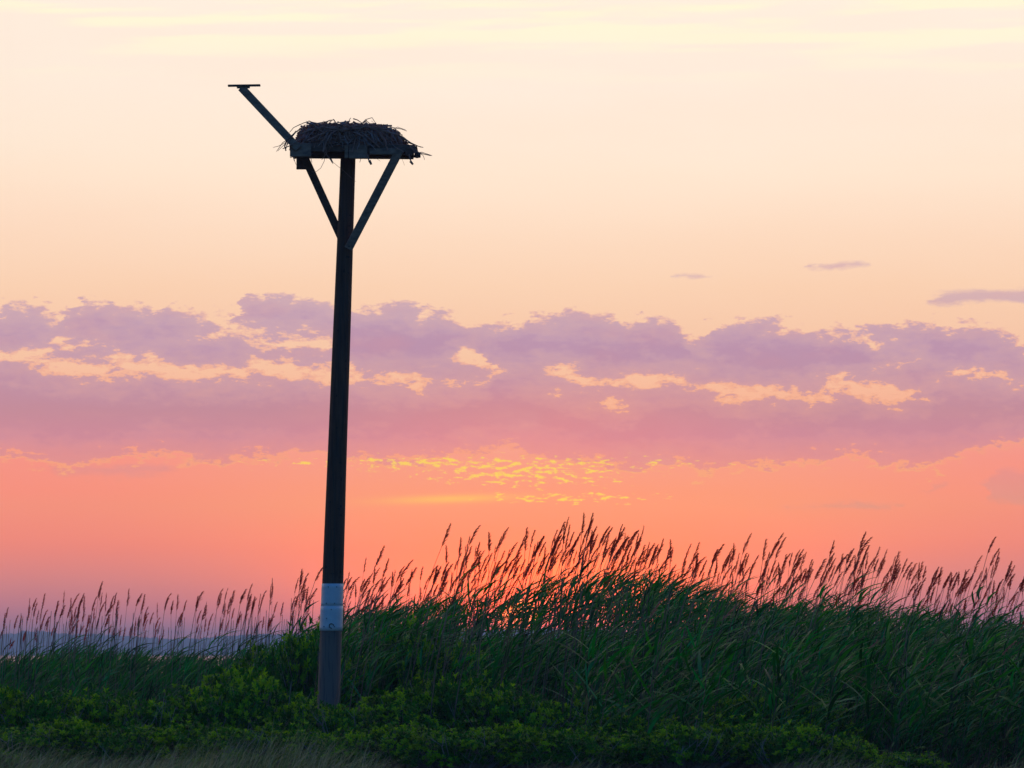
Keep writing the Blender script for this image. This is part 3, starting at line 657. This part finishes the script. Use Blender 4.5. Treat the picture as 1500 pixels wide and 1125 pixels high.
for i in range(380): px = rr.uniform(500, 1600); put_plumed(px, rr.uniform(74, 90), interp(TIP, px) + 14 + abs(rr.gauss(0, 34)), False)
for i in range(80): px = rr.uniform(-100, 470); put_plumed(px, rr.uniform(104, 122), interp(TIP, px) + rr.uniform(20, 66), True)
def big_leaves(seed):       # tall front stems with long broad blades
    r = random.Random(seed); v = make_reed(seed, 2.1, False, .13, 3, .8, (.5, .9), .2)
    for i in range(8): reed_leaf(v[1], (.02 * i, 0, .35 + i * .2), r.gauss(0, .9) if i % 4 else r.uniform(2, 4), r.uniform(.55, .95), r.uniform(.040, .058), r.uniform(.7, 1.3), r)
    return two(v)
VAR += [big_leaves(1100 + i) for i in range(12)]; VTOP += [a[0][:, 2].max() for a in VAR[len(VTOP):]]
def put_big(px, D, py):
    k = 64 + rr.randrange(12); x = P(px, py, D).x; g = ground_z(x, D); s = (zt(py, D) - g) / VTOP[k]
    xf.append((k, Matrix.Translation((x - .3, D, g - .02)) @ Matrix.Rotation(rr.gauss(0, .4), 4, 'Z') @ Matrix.Diagonal((.95, .95, s, 1))))
for i in range(190): px = 1620 - 760 * rr.random() ** 1.2; put_big(px, rr.uniform(59, 65), max(interp(LEAF, px) + 14, 895) + abs(rr.gauss(0, 50)))
for i in range(60): px = rr.uniform(520, 960); put_big(px, rr.uniform(65, 69), rr.uniform(912, 965))
for i in range(260): put_leafy(rr.uniform(560, 1010), rr.uniform(69, 86), rr.uniform(916, 958))
for i in range(60): put_leafy(rr.uniform(735, 800), rr.uniform(84, 92), rr.uniform(930, 975))
bed = merged('reed_bed', VAR, xf, [M_REED_STEM, M_REED_LEAF, M_PLUME])
tag(bed, 'dense mass of green wind-bent reed leaves and pale stems behind the shrubs', 'reed bed', kind='stuff')

# ------------------------------------------------------------------ shrubs
def make_shrub(seed, nros=1150):
    r = random.Random(seed); lf, br = MB(), MB()
    ph = [r.uniform(0, 6.28) for _ in range(6)]
    def rad(th, el): return 1 + .16 * math.sin(3 * th + ph[0]) + .12 * math.sin(5 * th + ph[1] + 4 * el) + .10 * math.sin(7 * el + ph[2] + 2 * th) + .06 * math.sin(11 * th + ph[3])
    tips = []
    for k in range(nros):
        th = r.uniform(0, 6.2832); el = math.asin(r.uniform(-.15, 1.)); q = rad(th, el) * (r.uniform(.80, 1.04) if r.random() < .75 else r.uniform(.45, .8))
        if r.random() < .06: q *= 1.13
        p = Vector((.80 * q * math.cos(el) * math.cos(th), .62 * q * math.cos(el) * math.sin(th), .50 + .52 * q * math.sin(el)))
        out = Vector((math.cos(el) * math.cos(th), math.cos(el) * math.sin(th), math.sin(el) * .8 + .9)).normalized()
        out = (out + Vector((r.gauss(0, .3), r.gauss(0, .3), r.gauss(0, .15)))).normalized()
        a = out.orthogonal().normalized(); b2 = out.cross(a); new = 1 if r.random() < (.10 + .35 * (q > .9)) * (1.7 if math.sin(4 * th + ph[4]) * math.sin(6 * el + ph[5]) > .1 else .5) else 0
        nl = r.randint(7, 10); L0 = r.uniform(.052, .086)
        for i in range(nl):
            t = 2.4 * i + r.uniform(-.3, .3); o = a * math.cos(t) + b2 * math.sin(t); op = r.uniform(.35, 1.25); d = (out * math.cos(op) + o * math.sin(op)).normalized()
            s0 = p - out * .03 * (i / nl); L = L0 * r.uniform(.75, 1.1); m_ = s0 + d * L * .62; e = s0 + (d * .9 - out * .12 + o * .1).normalized() * L; sd_ = d.cross(out)
            if sd_.length < .05: sd_ = a
            lf.ribbon([s0, m_, e], [.006, L * .40, L * .12], sd_.normalized(), new)
        if r.random() < .22: tips.append(p)
    for p in tips:
        s0 = Vector((r.gauss(0, .06), r.gauss(0, .05), 0)); m_ = s0.lerp(p, .55) + Vector((0, 0, -.06)); br.tube([s0, m_, p], [.012, .008, .003], 5)
    for k in range(9):     # bare grey twigs
        th = r.uniform(3.4, 6.0); p = Vector((.7 * math.cos(th), .62 * math.sin(th), r.uniform(.3, .8))); q = p + Vector((r.gauss(0, .12), -.06, r.uniform(.12, .34))); br.tube([p * .5, p, q], [.008, .006, .003], 4)
        br.tube([p.lerp(q, .4), p.lerp(q, .5) + Vector((r.gauss(0, .1), -.02, .16))], [.004, .0015], 4)
    return lf.mesh('shrub_foliage', [M_BAY_OLD, M_BAY_NEW]), br.mesh('shrub_branches', M_TWIG)
SV = [make_shrub(40 + i) for i in range(8)]
ROWS = {
 'front': ('front row of shrubs', [(25,1062,56.5,150),(105,1052,57,150),(185,1062,56.4,140),(262,1058,57,150),(345,1062,56.4,150),(425,1062,57,150),(505,1070,56.5,140),(585,1058,56.6,150),(668,1064,56.2,150),(750,1058,56.6,150),(832,1064,56.2,150),(915,1072,56.5,150),(1000,1058,56.4,150),(1085,1052,57,150),(1165,1060,56.4,140),(1240,1078,56.8,120),(1330,1098,56,110)]),
 'middle': ('middle row of shrubs', [(-20,1000,61,150),(62,1012,60.4,140),(140,1014,61,150),(225,1022,60.5,140),(300,1012,60.8,140),(375,990,61,150),(445,1024,60,120),(502,1030,59.6,115),(585,1012,60.5,150),(664,984,61,150),(740,1008,60.4,140),(815,1024,60.8,140),(900,1040,60,130),(975,1052,60,130),(1110,1014,60.3,150),(1195,1032,60.2,130)]),
 'back': ('back row of shrubs', [(345,980,66,130),(410,940,66.5,130),(455,924,66,110),(532,958,67,120),(600,924,66.4,130),(680,952,66.8,120)])}
ordn = ['first','second','third','fourth','fifth','sixth','seventh','eighth','ninth','tenth','eleventh','twelfth','thirteenth','fourteenth','fifteenth','sixteenth','seventeenth']
si = 0
for row, (phrase, lst) in ROWS.items():
    lst = sorted(lst)
    for j, (px, py, D, w) in enumerate(lst):
        x = P(px, py, D).x; g = ground_z(x, D); h = zt(py, D) - g
        side = 'left of the pole' if px < 470 else ('beside the pole foot' if px < 530 else ('right of the pole' if px < 800 else 'below the reed bed'))
        lab = '%s leafy shrub %s, %s from left in the %s' % (('rounded', 'ragged', 'broad', 'dense')[si % 4], side, ordn[j], phrase)
        o = empty('leafy_shrub', (x, D, g - .03)); sx = w * D / F / 1.62
        o.scale = (sx, sx * .95, h / 1.07); o.rotation_euler.z = rr.uniform(-.5, .5) + (math.pi if si % 2 else 0)
        tag(o, lab, 'shrub', phrase)
        fm, bmh = SV[si % 8]; link('foliage', fm, o); link('branches', bmh, o); si += 1

# ------------------------------------------------------------------ grass
def blade(seed):
    r = random.Random(seed); b = MB(); L = r.uniform(.40, .62); q = Vector((0, 0, 0)); a = 1.45; pts = []; n = 5; az = r.gauss(0, .5); d = Vector((math.cos(az), math.sin(az), 0)); c = r.uniform(.14, .32)
    for i in range(n + 1): pts.append(q.copy()); q = q + (d * math.cos(a) + Vector((0, 0, 1)) * math.sin(a)) * L / n; a -= c
    b.ribbon(pts, [.009, .009, .008, .006, .004, .0015], Vector((-d.y, d.x, .3)).normalized() if r.random() < .5 else Vector((.5, -.8, .2)).normalized()); return b.arr()
BV = [blade(i) for i in range(24)]; xf = []
for i in range(10000):
    px = rr.uniform(-150, 1650); D = rr.uniform(50.5, 55.5) if px < 620 else rr.uniform(52.5, 56)
    if px > 560 and rr.random() < .6: continue
    x = P(px, 1100, D).x; top = .40 + .10 * math.sin(x * 1.7) if px < 560 else .24 + .1 * math.sin(x * 2.3)
    s = top * rr.uniform(.6, 1.25) / .42
    xf.append((rr.randrange(24), Matrix.Translation((x, D, ground_z(x, D) - .01)) @ Matrix.Rotation(rr.gauss(0, .5), 4, 'Z') @ Matrix.Diagonal((1.1, 1.1, s, 1))))
tag(merged('meadow_grass', BV, xf, [M_GRASS]), 'pale wispy grass along the bottom edge in front of the shrubs', 'grass', kind='stuff')

# ------------------------------------------------------------------ evening haze over the bay
def haze():
    x0, x1, y0, y1, z0, z1 = -6200, 6200, -900, 7200, -2.5, 33.5
    b = MB(); V = [(x, y, z) for z in (z0, z1) for y in (y0, y1) for x in (x0, x1)]
    b.add(V, [(0,2,3,1),(4,5,7,6),(0,1,5,4),(2,6,7,3),(0,4,6,2),(1,3,7,5)])
    m, n, o = mat('evening_haze'); pv = n.new('ShaderNodeVolumePrincipled')
    pv.inputs['Color'].default_value = (.38, .60, 1., 1); pv.inputs['Density'].default_value = 1.5 / SHORE; pv.inputs['Anisotropy'].default_value = .15
    n.l.new(pv.outputs[0], o.inputs['Volume'])
    tag(b.build('haze', m), 'thin evening haze over the bay', 'haze', kind='stuff')
HAZE = True
if HAZE: haze()
